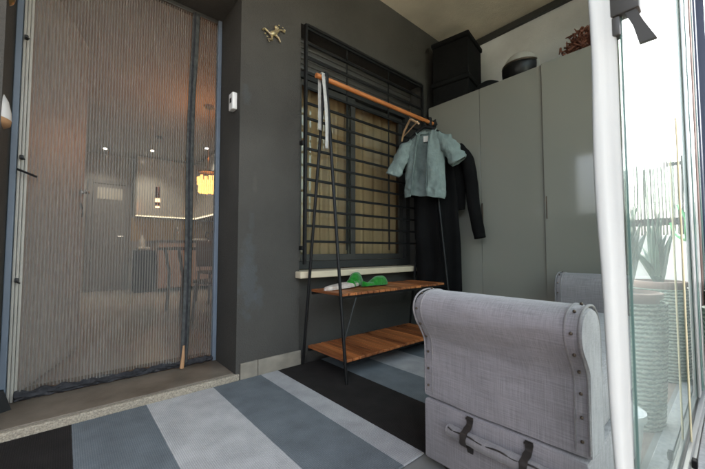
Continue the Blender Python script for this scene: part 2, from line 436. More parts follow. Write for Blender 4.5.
h = MB()
h.box((-4, WY, -.05), (DX0, 2.42, 3.05)); h.box((DX0, WY, DH), (DX1, 2.42, 3.05))
h.box((DX1, WY, -.05), (WX0, 2.42, 3.05)); h.box((WX0, WY, WZ1), (WX1, 2.42, 3.05))
h.box((WX0, WY + .06, -.05), (WX1, 2.42, WZ0)); h.box((WX1, WY, -.05), (3.3, 2.42, 3.05))
tag(struct(h.build('house_wall', 'wall')), 'dark grey plastered house wall with door and barred window openings', 'wall')
hu = MB().box((-4, WY, 3.2), (12, 8, 7.2))  # out of view, sized to shade the terrace from the sun
tag(struct(hu.build('sun_block_storey', 'white_wall')), 'unseen white upper block added to keep the sun off the terrace', 'wall')
tag(struct(MB().box((-2.3, .05, -.05), (-2.2, WY - .003, 1.5)).box((-2.3, .05, 1.5), (-2.2, .5, 3.048)).build('side_light_block', 'wall')), 'unseen dark grey wall added beyond the door to cut side light', 'wall')  # added to reduce light from the left; upper opening gives the wardrobe a reflection
struct(B('terrace_ceiling', 'ceiling', (-4, .02, 3.05), (3.45, 8, 3.2)))
tag(struct(B('end_wall', 'white_wall', (3.3, .152, -.05), (3.42, 2.42, 3.05))), 'white end wall above and behind the tall wardrobe', 'wall')
ct = MB(); ct.box((3.262, .06, 2.985), (3.298, WY - .002, 3.047), .004)
tag(ct.build('ceiling_trim', 'dark_trim'), 'dark trim strip along the top of the white wall under the ceiling', 'trim')

# interior shell
ir = MB()
ir.box((-1.2, 2.42, 0), (-1.1, 8, 2.65)); ir.box((2.75, 2.42, 0), (2.85, 8, 2.65)); ir.box((-1.1, 7.8, 0), (2.75, 7.9, 2.65))
tag(struct(ir.build('interior_wall', 'in_wall')), 'pale kitchen walls seen through the ribbed door screen', 'wall')
struct(B('interior_floor', 'in_floor', (-1.1, 2.42, -.05), (2.75, 7.8, .035)))
struct(B('interior_ceiling', 'in_wall', (-1.2, 2.42, 2.62), (2.85, 7.9, 2.72)))

# door step
st = thing('door_step', (.3, 2.2, 0), 'grey brown concrete door step with a pale pebbled front edge', 'step')
B('slab', 'step', (DX0 + .002, WY + .024, .0), (DX1 - .002, 2.6, .047), st, .004)
B('front_edge', 'terrazzo', (DX0 - .4, WY - .012, .0), (DX1 + .02, WY + .022, .045), st, .006)

sk = thing('skirting_tiles', (1.03, WY, 0), 'pale stone skirting tiles along the foot of the dark wall pillar', 'skirting')
for x0, x1 in ((DX1 + .024, .948), (.951, WX0 + .012)):
    B('tile', 'skirt', (x0, WY - .014, .004), (x1, WY - .001, .105), sk, .003)

# rug: one woven piece
rug = MB().box((-.33, .825, .004), (2.69, WY - .016, .011), .003)
tag(rug.build('striped_rug', 'rug'), 'flat woven rug with black, blue grey and white stripes', 'rug')

# ------------------------------------------------------------------ door with ribbed screen
df = thing('door_frame', (.3, 2.4, .047), 'blue grey and cream door frame round the ribbed screen', 'door frame')
B('jamb', 'blue_frame', (-.219, 2.345, .048), (-.194, 2.40, DH - .002), df, .004)
B('jamb', 'blue_frame', (.782, 2.355, .048), (.809, 2.40, DH - .002), df, .004)
B('head', 'dark_trim', (-.177, 2.36, DH - .03), (.781, 2.40, DH - .002), df, .004)
cj = MB()
for k in range(3): cj.box((-.1925 + k * .013, 2.368 - .005 * (k % 2), .048), (-.1805 + k * .013, 2.41, DH - .032), .003)
cj.build('ribbed_jamb', 'white_frame', df, 40)
for (x, z) in ((-.188, 1.885), (-.185, 1.26), (-.182, .638)):
    MB().box((x, 2.35, z), (x + .016, 2.366, z + .022), .003).tube([(x + .008, 2.35, z + .005), (x + .02, 2.335, z - .002)], .004).build('clip', 'dark_grey', df, 40)
MB().tube([(-.19, 2.33, 1.204), (-.116, 2.33, 1.174)], .0055).build('catch', 'black', df, 40)

scr = thing('door_screen', (.3, 2.34, .05), 'ribbed see-through plastic door screen with a dark centre strip', 'door screen')
def sf(u, v):
    x = -.155 + u * .94; z = .085 + v * (DH - .03 - .085)
    y = 2.374 + .005 * math.sin(x * 4 + z * .8) * (1 - v) ** .6
    y += .022 * (1 - v) ** 8 * math.sin(x * 17 + 2) + .004 * noise.noise(V((x * 3, z * .9, 3))) * (1 - v * .7) \
        + .012 * max(0, 1 - abs((x + .02) - (z - .1) * .9) / .03) * max(0, 1 - v * 4)
    return V((x, y, z))
MB().sheet(sf, 200, 90).build('ribbed_panel', 'screen', scr, 60)
def tp(u, v):
    z = .04 + v * (DH - .07); x = .604 - .024 * (1 - v) + u * .045 + .006 * math.sin(z * 3.1)
    return V((x, 2.352 - .004 * math.sin(u * math.pi) + .006 * math.sin(z * 4 + 1), z))
MB().sheet(tp, 6, 60).build('centre_strip', 'tape', scr, 60, solid=.004)
def tp2(u, v):
    z = .04 + v * (DH - .07); x = .612 - .012 * (1 - v) + u * .012 + .006 * math.sin(z * 3.1)
    return V((x, 2.346 + .006 * math.sin(z * 4 + 1), z))
MB().sheet(tp2, 2, 60).build('zip_flap', 'hemcloth', scr, 60, solid=.003)
def hm(u, v):
    x = -.165 + u * .95
    w = .5 + .5 * noise.noise(V((x * 9, 2, 0))) + .25 * noise.noise(V((x * 31, 5, 0)))
    z = .050 + v * (.028 + .034 * w * (1 - .4 * u))
    y = 2.364 - .020 * math.sin(v * math.pi) * (.4 + w) + .016 * noise.noise(V((x * 30, v * 4, 1))) + .010 * abs(noise.noise(V((x * 55 + v * 3, v * 5, 4))))
    return V((x, y, z + .010 * noise.noise(V((x * 24, v * 3, 9))) * v))
MB().sheet(hm, 260, 14).build('crumpled_hem', 'hemcloth', scr, 80, solid=.003)
MB().tube([(.588, 2.335, .05), (.594, 2.335, .12), (.598, 2.338, .19)], [.013, .011, .006], 6).build('pull_tab', 'tan', scr, 40)

wg = MB().loft([[V((x, y, .048)) for x, y in ((-.215, 2.24), (-.165, 2.27), (-.178, 2.335), (-.217, 2.335))], [V((x, y, .13)) for x, y in ((-.216, 2.30), (-.196, 2.305), (-.2, 2.335), (-.2165, 2.335))]])
tag(wg.build('door_wedge', 'black', None), 'black rubber wedge on the step at the foot of the blue door frame', 'door wedge')
# ------------------------------------------------------------------ small things on the wall and left jamb
sn = thing('wall_sensor', (.80, 2.10, 1.75), 'small white sensor box with a dark lens on the door reveal', 'sensor')
B('case', 'white_plastic', (.778, 2.06, 1.70), (.8105, 2.125, 1.81), sn, .006)
B('lens', 'black', (.7765, 2.078, 1.745), (.7785, 2.105, 1.775), sn)

gk = MB()
C0 = V((1.03, 2.006, 2.265))
def gp(a, b): return C0 + V((a, 0, b))
gk.tube([gp(-.025, -.012), gp(-.01, 0), gp(.01, .012), gp(.026, .026)], [.010, .019, .017, .010], 8)
gk.blob(gp(.022, .056), (.017, .010, .015), 2, .05)
gk.tube([gp(.018, .02), gp(.02, .045)], [.012, .010], 8)
gk.tube([gp(.026, .026), gp(.045, .05), gp(.065, .058), gp(.085, .05), gp(.088, .066), gp(.075, .07)], [.008, .007, .006, .006, .005, .004], 6)
gk.tube([gp(-.02, -.008), gp(-.045, .004), gp(-.07, .012), gp(-.078, -.002)], [.010, .008, .007, .006], 6)
gk.tube([gp(-.012, -.01), gp(-.01, -.04), gp(-.04, -.05), gp(-.03, -.065)], [.009, .008, .007, .005], 6)
gk.tube([gp(.014, .0), gp(.04, -.012), gp(.052, -.036)], [.009, .008, .006], 6)
for p in ((-.06, -.02), (-.045, -.035), (.04, .08), (.07, .078)): gk.blob(gp(*p), (.007, .006, .006), 1, .1)
tag(gk.build('lizard_ornament', 'pewter', None, 60), 'small gold lizard ornament fixed high on the dark wall', 'wall ornament')

lp = thing('wall_lamp', (-.235, 2.06, 1.36), 'rounded white wall shade with a tan lower rim beside the blue door frame', 'lamp shade')
MB().lathe([(.005, .185), (.03, .182), (.06, .16), (.08, .12), (.09, .07), (.092, .035)], (-.285, 2.09, 1.335), 28).build('shade', 'white_plastic', lp, 60)
MB().lathe([(.092, .034), (.089, .015), (.07, .002), (.03, -.004)], (-.285, 2.09, 1.335), 28).build('rim', 'tan', lp, 60)
MB().blob((-.235, 2.1, 1.93), (.035, .035, .035), 3, .06).tube([(-.235, 2.1, 1.95), (-.235, 2.1, 2.0)], .006).build('round_ornament', 'brass', None, 60)
tag(bpy.data.objects['round_ornament'], 'round brass ornament hung high beside the blue door frame', 'wall ornament')

# ------------------------------------------------------------------ window, grille, sill
wn = thing('window', (1.95, 2.2, WZ0), 'sliding window with dark frame and roller shutter behind the grille', 'window')
fy0, fy1 = 2.17, 2.24
fr = MB()
fr.box((WX0 + .002, fy0, .655), (WX0 + .06, fy1, 2.2)); fr.box((WX1 - .06, fy0, .655), (WX1 - .002, fy1, 2.2))
fr.box((WX0 + .062, fy0, .655), (WX1 - .062, fy1, .715)); fr.box((WX0 + .062, fy0, 2.15), (WX1 - .062, fy1, 2.2))
fr.build('frame', 'dark_grey', wn)
for (x0, x1, y) in ((WX0 + .064, 1.93, 2.185), (1.87, WX1 - .064, 2.212)):
    s_ = MB()
    s_.box((x0, y, .718), (x0 + .05, y + .02, 2.147)); s_.box((x1 - .05, y, .718), (x1, y + .02, 2.147))
    s_.box((x0 + .051, y, .718), (x1 - .051, y + .02, .768)); s_.box((x0 + .051, y, 2.1), (x1 - .051, y + .02, 2.147))
    sh = s_.build('sash', 'latch', wn)
    B('pane', 'glass', (x0 + .052, y + .008, .77), (x1 - .052, y + .012, 2.098), sh)
sb = MB()
for k in range(6): sb.box((WX0 + .004, 2.15, 2.203 + k * .042), (WX1 - .004, 2.20, 2.242 + k * .042), .008)
sb.build('shutter', 'shutter', wn, 40)
ws = MB(); ws.box((WX0 - .035, WY - .075, .605), (WX1 + .03, WY - .003, .652), .006); ws.box((WX0 + .003, WY - .002, .603), (WX1 - .003, 2.17, .65))
tag(ws.build('window_sill', 'sill'), 'cream stone sill under the barred window', 'window sill')
gr = thing('window_grille', (1.95, 2.0, .82), 'black iron security grille of level bars over the window', 'grille')
for k in range(15):
    z = .862 + k * .111
    if z < 2.44: MB().box((1.288, 1.983, z - .009), (2.63, 1.997, z + .009), .002).build('bar', 'black', gr)
MB().box((1.268, 1.972, .70), (1.287, 2.0, 2.44), .003).box((1.25, 1.985, .80), (1.268, 2.019, .83)).box((1.25, 1.985, 1.55), (1.268, 2.019, 1.58)).build('post', 'black', gr)
MB().box((2.631, 1.972, .70), (2.65, 2.0, 2.44), .003).build('post', 'black', gr)
for x in (1.672, 2.16): MB().box((x, 1.998, .80), (x + .012, 2.006, 2.44), .002).build('upright', 'black', gr)
MB().box((1.288, 1.974, 2.425), (2.63, 1.999, 2.445), .002).build('upright', 'black', gr)
def cf(u, v):
    x = WX0 + .02 + u * (WX1 - WX0 - .04); return V((x, 2.325 + .020 * math.sin(x * 58 + 1.5 * math.sin(x * 7)) + .008 * math.sin(x * 23 + v * 2), .62 + v * 1.76))
cu = MB().sheet(cf, 240, 8).build('window_curtain', 'curtain_in', None, 60, solid=.002)
tag(cu, 'pleated beige voile curtain hanging inside the barred window', 'curtain')

# ------------------------------------------------------------------ clothes rack
RX0, RX1, RZ, RY = 1.277, 2.42, 1.935, 1.745
rk = thing('clothes_rack', (1.85, RY, 0), 'black A-frame clothes rack with orange wood rail and two slatted shelves', 'clothes rack')
for x in (RX0, RX1):
    for f, dx in ((1.525, 0), (1.997, .0)):
        MB().tube([(x, f, .012), (x, RY + (f - RY) * .03, RZ + .02)], .0105, 10).build('leg', 'black', rk, 50)
    MB().box((x - .017, RY - .02, RZ - .03), (x + .017, RY + .02, RZ + .045), .01).build('bracket', 'black', rk, 50)
MB().tube([(RX0 - .075, RY, RZ), (RX1 + .045, RY, RZ)], .0165, 14).build('rail', 'rail', rk, 50)
for (z, y0, y1) in ((.515, 1.585, 1.925), (.125, 1.548, 1.965)):
    s_ = MB(); k = 0; x = RX0 + .018
    while x + .05 < RX1:
        s_.box((x, y0, z), (x + .0485, y1, z + .018 - .0012 * (k % 2)), .003); k += 1; x += .0545
    shf = s_.build('shelf', 'wood', rk)
    MB().box((RX0 + .012, y0 + .012, z - .016), (RX1 - .012, y0 + .028, z - .001)).box((RX0 + .012, y1 - .028, z - .016), (RX1 - .012, y1 - .012, z - .001)).build('shelf_rail', 'black', shf)
MB().lathe([(.001, 0), (.024, .002), (.032, .012), (.032, .026), (.022, .036), (.001, .038)], (RX1 + .046, RY, RZ), 20, 'x').build('end_knob', 'black', rk, 50)
MB().tube([(RX0 + .006, 1.56, .24), (RX0 + .14, 1.60, .498)], .005, 6).build('brace', 'dark_grey', rk, 50)
MB().tube([(RX1 - .006, 1.56, .24), (RX1 - .34, 1.60, .498)], .005, 6).build('brace', 'dark_grey', rk, 50)

# things on the shelf
def fuzz(q, sd): return .0035 * noise.noise(q * 130 + V((sd, 0, 0))) + .006 * noise.noise(q * 28 + V((sd, 3, 0)))
def slipper(c, ang, L_, W_, Hh, sd, up=True):
    """closed-toe slipper: low heel, opening, rounded toe box"""
    u = V((math.cos(ang), math.sin(ang), 0)); w_ = V((-math.sin(ang), math.cos(ang), 0)); rings = []
    for k in range(41):
        t = k / 40
        wd = W_ * (.62 + .38 * math.sin(min(1, t * 1.15) * math.pi * .55)) * min(1, (t / .05) ** .5 if t < .05 else 1) * (1 if t < .82 else max(.02, 1 - ((t - .82) / .18) ** 2.2) ** .5)
        hh = Hh * (.50 + .10 * math.cos(t * 9) if t < .38 else .50 + .55 * math.sin(min(1, (t - .38) / .28) * math.pi / 2)) * (1 if t < .8 else max(.05, 1 - ((t - .8) / .2) ** 2.4) ** .5)
        dip = .72 * max(0, 1 - abs(t - .22) / .2)
        ring = []
        for i in range(40):
            a = 2 * math.pi * i / 40; x = wd * math.cos(a); sn_ = math.sin(a)
            z = hh * (sn_ * (1 - dip * max(0, 1 - (abs(x) / max(wd * .7, .001)) ** 2)) if sn_ > 0 else sn_ * .16)
            q = c + u * (t - .5) * L_ + w_ * x + V((0, 0, z + .006))
            ring.append(q + V((0, 0, 1)) * abs(fuzz(q, sd)) * (1 if sn_ > -.2 else 0) + w_ * fuzz(q, sd + 5) * .8)
        rings.append(ring)
    return MB().loft(rings)
sa = slipper(V((1.755, 1.775, .538)), .12, .27, .048, .058, 4)
tag(sa.build('green_slipper', 'green', None, 70), 'bright green fluffy slipper lying upright on the upper slatted shelf', 'slipper', 'green slippers on the rack shelf')
sb2 = slipper(V((1.63, 1.86, .540)), .62, .25, .052, .082, 9)
tag(sb2.build('green_slipper', 'green', None, 70), 'bright green fluffy slipper with the taller toe, behind the white insole', 'slipper', 'green slippers on the rack shelf')
rings = []
for k in range(9):
    t = k / 8; kk = 1 - .9 * t ** 4
    rings.append([V((1.455 + (.172 * math.cos(a) + .012 * math.cos(2 * a)) * kk, 1.80 + .16 * (1.448 + .158 * math.cos(a) - 1.448) + (.052 + .012 * math.cos(a)) * math.sin(a) * kk, .5345 + .028 * math.sin(t * math.pi / 2) + .05 * max(0, .3 + .3 * math.cos(a)) * .35)) for a in [2 * math.pi * i / 40 for i in range(40)]])
tag(MB().loft(rings).build('insole', 'offwhite', None, 60), 'flat white insole with brown stains on the upper slatted shelf', 'insole')

# strap over the rail
def stp(side):
    pts = [(RX0 + .002 + .002 * i, RY - .0195 - .004 * i, RZ - .04 * i) for i in range(0, 13)]
    def f(u, v):
        i = v * 11; z = RZ + .018 - .50 * v; x = RX0 - .047 + u * .025 + .015 * v; y = RY - .021 - .03 * math.sin(v * 2.2) + .004 * math.sin(u * 9)
        return V((x, y, z))
    return f
sp_ = MB().sheet(stp(0), 6, 24)
sp_.box((RX0 - .047, RY - .021, RZ + .0175), (RX0 - .022, RY + .02, RZ + .021))
def stb(u, v): return V((RX0 - .046 + u * .024 + .012 * v, RY + .021 + .01 * v, RZ + .019 - .36 * v))
sp_.sheet(stb, 6, 24)
tag(sp_.build('fabric_strap', 'greycloth', None, 60, solid=.003), 'pale grey fabric strap hung over the left end of the rail', 'strap')

# ------------------------------------------------------------------ hangers and clothes
A = R(22); GW = V((-math.sin(A), math.cos(A), 0)); GN = V((math.cos(A), math.sin(A), 0))
def hang(cx, ang=22):
    C = V((cx, RY - .015, 0)); GW = V((-math.sin(R(ang)), math.cos(R(ang)), 0)); GN = V((math.cos(R(ang)), math.sin(R(ang)), 0))
    def P(s, z, d=0): return C + GW * s + GN * d + V((0, 0, z))
    return P
def hook(mb, P, ztop, d=0, r=.0022):
    c = RZ; pts = [P(0, ztop, d)]
    pts.append(P(0, c - .03, d)); q = []
    for k in range(0, 9):
        a = -math.pi / 2 + .5 + k / 8 * 4.2
        q.append(P(.0205 * math.cos(a), c + .0205 * math.sin(a) + .002, d))
    return mb.tube(pts + q, r, 6)
# empty wooden hanger
P0 = hang(2.13, -30)
hg = thing('wooden_hanger', P0(0, RZ), 'empty pale wooden hanger on the orange rail beside the teal jacket', 'hanger')
hook(MB(), P0, RZ - .06).build('hook', 'chrome', hg, 50)
MB().tube([P0(.20, 1.765), P0(.12, 1.82, -.008), P0(.03, 1.868), P0(0, 1.875), P0(-.03, 1.868), P0(-.12, 1.82, -.008), P0(-.19, 1.775)], [.007, .009, .010, .010, .010, .009, .007], 8).build('arms', 'hanger_wood', hg, 50)
MB().tube([P0(.17, 1.79), P0(-.165, 1.80)], .005, 6).build('bar', 'hanger_wood', hg, 50)

def interp(tab, z):
    tab = sorted(tab)
    if z <= tab[0][0]: return tab[0][1:]
    for a, b in zip(tab, tab[1:]):
        if z <= b[0]:
            t = (z - a[0]) / (b[0] - a[0]); t = t * t * (3 - 2 * t) * .5 + t * .5
            return [x + (y - x) * t for x, y in zip(a[1:], b[1:])]
    return tab[-1][1:]
PJ = hang(2.335)
bh = thing('black_hanger', PJ(0, RZ), 'black hanger on the rail inside the short teal jacket', 'hanger')
hook(MB(), PJ, RZ - .07, 0, .003).build('hook', 'black', bh, 50)
MB().tube([PJ(.16, 1.745), PJ(.06, 1.845), PJ(0, 1.872), PJ(-.06, 1.85), PJ(-.16, 1.77)], [.012, .015, .016, .015, .012], 8).build('arms', 'black', bh, 50)
jk = thing('teal_jacket', PJ(0, 1.25), 'short sleeved teal cotton jacket hanging open on the rail', 'jacket')
# z: sL, sR, gapL, gapR, half depth
JT = [(1.27, .185, -.165, .118, -.02, .050), (1.31, .188, -.170, .112, -.018, .056), (1.45, .178, -.165, .092, -.024, .062), (1.60, .175, -.162, .072, -.034, .062),
      (1.70, .170, -.172, .060, -.042, .052), (1.755, .155, -.165, .052, -.048, .040), (1.80, .10, -.125, .042, -.055, .03), (1.825, .06, -.09, .035, -.06, .024)]
rings = []
NA = 72
for r_ in range(71):
    v = r_ / 70; z = 1.27 + v * .555
    sL, sR, gL, gR, b = interp(JT, z)
    cx, hw = (sL + sR) / 2, (sL - sR) / 2
    aL = math.acos(max(-.98, min(.98, (gL - cx) / hw))); aR = math.acos(max(-.98, min(.98, (gR - cx) / hw)))
    ring = []
    for i in range(NA + 1):
        u = i / NA
        # travel from the left front edge round the side and back to the right front edge
        ang = aL - u * (aL + (2 * math.pi - aR))     # aL -> aR-2pi
        s = cx + hw * math.cos(ang); d = -b * math.sin(ang)
        a2 = 1 if s > cx else 4
        d += .020 * noise.noise(V((s * 11, z * 4, d * 6))) + .012 * noise.noise(V((s * 26 + z * 6, z * 9, d * 9))) + .005 * math.sin(s * 70 + z * 14 + 3 * noise.noise(V((s * 6, z * 4, 0)))) * (1 - v) + .009 * math.exp(-((z - 1.335) / .012) ** 2) * math.sin(s * 90)
        # front panels hang a touch away from the body and the hem flares
        zz = z + (.018 * s / .17 if v < .3 else 0) * (1 - v) - (.022 * (1 - v) if d < 0 else 0)
        ring.append(PJ(s + .006 * noise.noise(V((3, z * 12, a2))) , zz + .014 * noise.noise(V((s * 14, 2, d * 10))) * (1 - v), d))
    rings.append(ring)
MB().loft(rings, closed=False).build('body', 'teal', jk, 70, solid=.005)
def sleeve(path, ws, name, open_=True):
    """path of (s,z,d), ws of (half width, half depth)"""
    pts = sm(path, 8); W = sm([(a, b, 0) for a, b in ws], 8); rings = []
    for i, p in enumerate(pts):
        d = (pts[min(i + 1, len(pts) - 1)] - pts[max(i - 1, 0)]).normalized()
        nrm = V((-d.y, d.x, 0)) if abs(d.x) + abs(d.y) > .1 else V((1, 0, 0)); nrm.normalize()
        ring = []
        for k in range(28):
            a = 2 * math.pi * k / 28
            q = V(p) + nrm * W[i].x * math.cos(a) + V((0, 0, 1)) * W[i].y * math.sin(a)
            kk = V((q.x * 14, q.y * 14, q.z * 14 + i * .02))
            q += V((0, 0, 1)) * .020 * noise.noise(kk) + nrm * .018 * noise.noise(kk * 1.7) + nrm * .006 * math.sin(i * .9 + 2 * math.cos(a))
            ring.append(PJ(q.x, q.y, q.z))
        rings.append(ring)
    return MB().loft(rings, caps=False)
sleeve([(-.10, 1.755, 0), (-.17, 1.715, -.005), (-.23, 1.62, -.015), (-.285, 1.525, -.02)], [(.045, .03), (.062, .043), (.066, .046), (.068, .044)], 's').build('sleeve', 'teal', jk, 70, solid=.005)
sleeve([(.10, 1.73, 0), (.165, 1.685, -.02), (.215, 1.57, -.06), (.262, 1.45, -.10)], [(.045, .03), (.060, .043), (.062, .046), (.062, .042)], 's').build('sleeve', 'teal', jk, 70, solid=.005)
# stand collar folding open
cl = []
for r_ in range(7):
    v = r_ / 6; ring = []
    for i in range(41):
        u = i / 40; a = math.pi * (1.16 - u * 1.32) ; s = -.012 + (.078 + .012 * v) * math.cos(a); d = (.038 + .014 * v) * math.sin(a) - .012
        z = 1.815 + .05 * v - .055 * (abs(u - .5) * 2) ** 2.2 + .004 * math.sin(u * 20)
        ring.append(PJ(s, z, d))
    cl.append(ring)
MB().loft(cl, closed=False).build('collar', 'teal', jk, 70, solid=.006)
MB().sheet(lambda u, v: PJ(.02 - u * .045, 1.745 + v * .05, .020 + .002 * math.sin(u * 3)), 3, 3).build('neck_label', 'paper', jk, None, solid=.002)
for (s0, z0, s1, z1) in ((-.047, 1.80, -.017, 1.30), (.054, 1.79, .115, 1.285)):
    MB().tube([PJ(s0 + (s1 - s0) * t, z0 + (z1 - z0) * t, -.05 - .018 * math.sin(t * 3)) for t in [k / 12 for k in range(13)]], .0045, 6).build('zip_edge', 'teal_in', jk, 50)

# black garments behind it
PK = hang(2.44)
def cloth_body(tab, P, nz, amp, d0, folds=38):
    z0, z1 = tab[0][0], tab[-1][0]; rings = []
    for r_ in range(nz + 1):
        v = r_ / nz; z = z0 + v * (z1 - z0); sL, sR, b = interp(tab, z); cx, hw = (sL + sR) / 2, (sL - sR) / 2; ring = []
        for i in range(72):
            a = 2 * math.pi * i / 72; s = cx + hw * math.cos(a); d = -b * math.sin(a)
            d += amp * (math.sin(s * folds + 2 * noise.noise(V((s * 3, z * 2, 0)))) + .6 * noise.noise(V((s * 10, z * 5, d * 10))))
            ring.append(P(s, z + .01 * noise.noise(V((s * 8, 0, 0))) * (1 - v), d + d0))
        rings.append(ring)
    return MB().loft(rings)
dr = thing('black_trousers', PK(0, .45), 'long black trousers hanging below the teal jacket', 'trousers')
cloth_body([(.45, .155, -.235, .035), (.8, .165, -.23, .04), (1.2, .17, -.21, .045), (1.45, .15, -.19, .04), (1.76, .12, -.15, .02)], PK, 40, .014, .02).build('cloth', 'blackcloth', dr, 70)
hook(MB(), PK, RZ - .06, .02).tube([PK(.14, 1.76, .02), PK(0, 1.87, .02), PK(-.16, 1.76, .02)], .008, 8).build('hanger', 'black', dr, 50)
PB = hang(2.462)
bj = thing('black_jacket', PB(0, .85), 'black long sleeved jacket hanging behind the teal jacket on the rail', 'jacket')
cloth_body([(1.15, .17, -.25, .03), (1.5, .17, -.26, .035), (1.68, .16, -.25, .03), (1.80, .05, -.10, .02)], PB, 24, .005, .06).build('body', 'blackcloth', bj, 70)
def sl2(path, rr):
    pts = sm([tuple(PB(s, z, d)) for s, z, d in path], 8); rs = [rr[0] + (rr[1] - rr[0]) * i / (len(pts) - 1) for i in range(len(pts))]
    rs = [r + .004 * noise.noise(V((i * .4, 0, 0))) for i, r in enumerate(rs)]
    return MB().tube(pts, rs, 14)
sl2([(-.19, 1.69, .055), (-.27, 1.58, .04), (-.305, 1.40, .02), (-.33, 1.15, .0), (-.375, .90, -.02)], (.062, .046)).build('sleeve', 'blackcloth', bj, 70)
sl2([(.13, 1.67, .07), (.165, 1.5, .08), (.165, 1.25, .075), (.16, .9, .07)], (.05, .04)).build('sleeve', 'blackcloth', bj, 70)
hook(MB(), PB, RZ - .06, .06).box(PB(-.012, 1.86, .045), PB(.012, 1.985, .05), .01).build('hanger', 'black', bj, 50)

# ------------------------------------------------------------------ wardrobe
wd = thing('wardrobe', (3, 1.2, 0), 'tall glossy greige wardrobe with three doors beside the window', 'wardrobe')
WT = 2.208
MB().box((2.722, .415, .0), (3.285, 1.955, WT - .004)).build('body', 'cab_side', wd)
ys = [1.957, 1.421, .919, .417]
for k in range(3):
    dm = MB().box((2.70, ys[k + 1] + .002, .06), (2.7205, ys[k] - .002, WT), .0015)
    if k == 2:      # last door turned slightly out so it mirrors the bright opening at the side
        dm.bm.transform(Matrix.Translation((2.7205, ys[3], 0)) @ Matrix.Rotation(R(1.8), 4, 'Z') @ Matrix.Translation((-2.7205, -ys[3], 0)))
    d = dm.build('door', 'cabinet', wd)
    if k < 2:
        MB().box((2.682, ys[k + 1] - .019, 1.03), (2.699, ys[k + 1] - .011, 1.20), .003).build('handle', 'stud', d, 40)

# on the wardrobe: two storage boxes, cap, helmet, dried bouquet
def boxat(name, z0, hgt, label, lid_over, tilt):
    a = R(10); u = V((math.cos(a), math.sin(a), 0)); v = V((-math.sin(a), math.cos(a), 0)); c = V((2.765, 1.55, 0))
    rt = thing(name, tuple(c + u * .19 + v * .18 + V((0, 0, z0))), label, 'storage box', 'charcoal storage boxes on the wardrobe')
    q = c + u * .19 + v * .185 + V((0, 0, z0 + (hgt - .05) / 2))
    MB().box(q - V((.185, .178, (hgt - .052) / 2)), q + V((.185, .178, (hgt - .052) / 2)), .012, (0, 0, a)).build('body', 'box', rt, 40)
    q = c + u * .19 + v * .185 + V((0, 0, z0 + hgt - .025))
    MB().box(q - V((.197 + lid_over, .190, .024)), q + V((.197 + lid_over, .190, .024)), .012, (0, tilt, a)).build('lid', 'box', rt, 40)
boxat('storage_box', WT, .235, 'charcoal fabric box on the wardrobe under a taller box', 0, 0)
boxat('storage_box', WT + .237, .40, 'taller charcoal fabric box with overhanging lid atop another box', .0, 0)
cp = MB().lathe([(.004, .10), (.06, .095), (.10, .07), (.125, .03), (.12, .001)], (2.845, 1.405, WT), 28)
tag(cp.build('beret', 'box', None, 60), 'flat black beret lying between the storage boxes and the helmet', 'hat')
he = thing('helmet', (2.89, 1.14, WT), 'white open face helmet with dark visor on the wardrobe', 'helmet')
sh = []
for k in range(15):
    t = k / 14; ph = t * math.pi / 2 * 1.28 - .45
    z = .115 + .155 * math.sin(ph); r = math.cos(ph)
    sh.append([V((2.90 + .145 * r * math.cos(a), 1.145 + .145 * r * math.sin(a), WT + .002 + z)) for a in [2 * math.pi * i / 36 for i in range(36)]])
MB().loft(sh).build('shell', 'helmet', he, 60)
vs = []
for k in range(11):
    t = k / 10; ph = -.75 + t * .92
    z = .115 + .157 * math.sin(ph); r = math.cos(ph) * 1.012
    vs.append([V((2.90 + .147 * r * math.cos(a), 1.145 + .147 * r * math.sin(a), WT + .002 + z)) for a in [math.pi - 1.25 + 2.5 * i / 24 for i in range(25)]])
MB().loft(vs, closed=False).build('visor', 'visor', he, 60, solid=.003)
bs = []
for ph in (.19, .27):
    z = .115 + .160 * math.sin(ph); r = math.cos(ph) * 1.03
    bs.append([V((2.90 + .147 * r * math.cos(a), 1.145 + .147 * r * math.sin(a), WT + .002 + z)) for a in [math.pi - 1.3 + 2.6 * i / 24 for i in range(25)]])
MB().loft(bs, closed=False).build('brow_band', 'stud', he, 60, solid=.004)
bq = thing('dried_bouquet', (2.87, .72, WT), 'dried russet flower bunch in a low bowl on the wardrobe', 'dried flowers')
MB().lathe([(.03, 0), (.05, .01), (.055, .04), (.045, .05)], (2.87, .68, WT + .001), 16).build('bowl', 'coral', bq, 50)
fl = MB()
for k in range(150):
    a = random.uniform(0, 2 * math.pi); e = random.uniform(.0, 1.45); r = random.uniform(.09, .165)
    d = V((math.cos(a) * math.cos(e) * .8, math.sin(a) * math.cos(e), math.sin(e) * 1.05))
    b = V((2.87, .68, WT + .05)); t = b + d * r
    fl.tube([b, b + d * r * .6 + V((0, 0, .01)), t], [.002, .002, .003], 4)
    c2 = t
    cur = [c2 + V((random.uniform(-.02, .02), random.uniform(-.02, .02), random.uniform(-.018, .022))) * j for j in range(3)]
    fl.tube(cur, [.008, .009, .003], 5)
fl.build('flowers', 'coral', bq, 60)

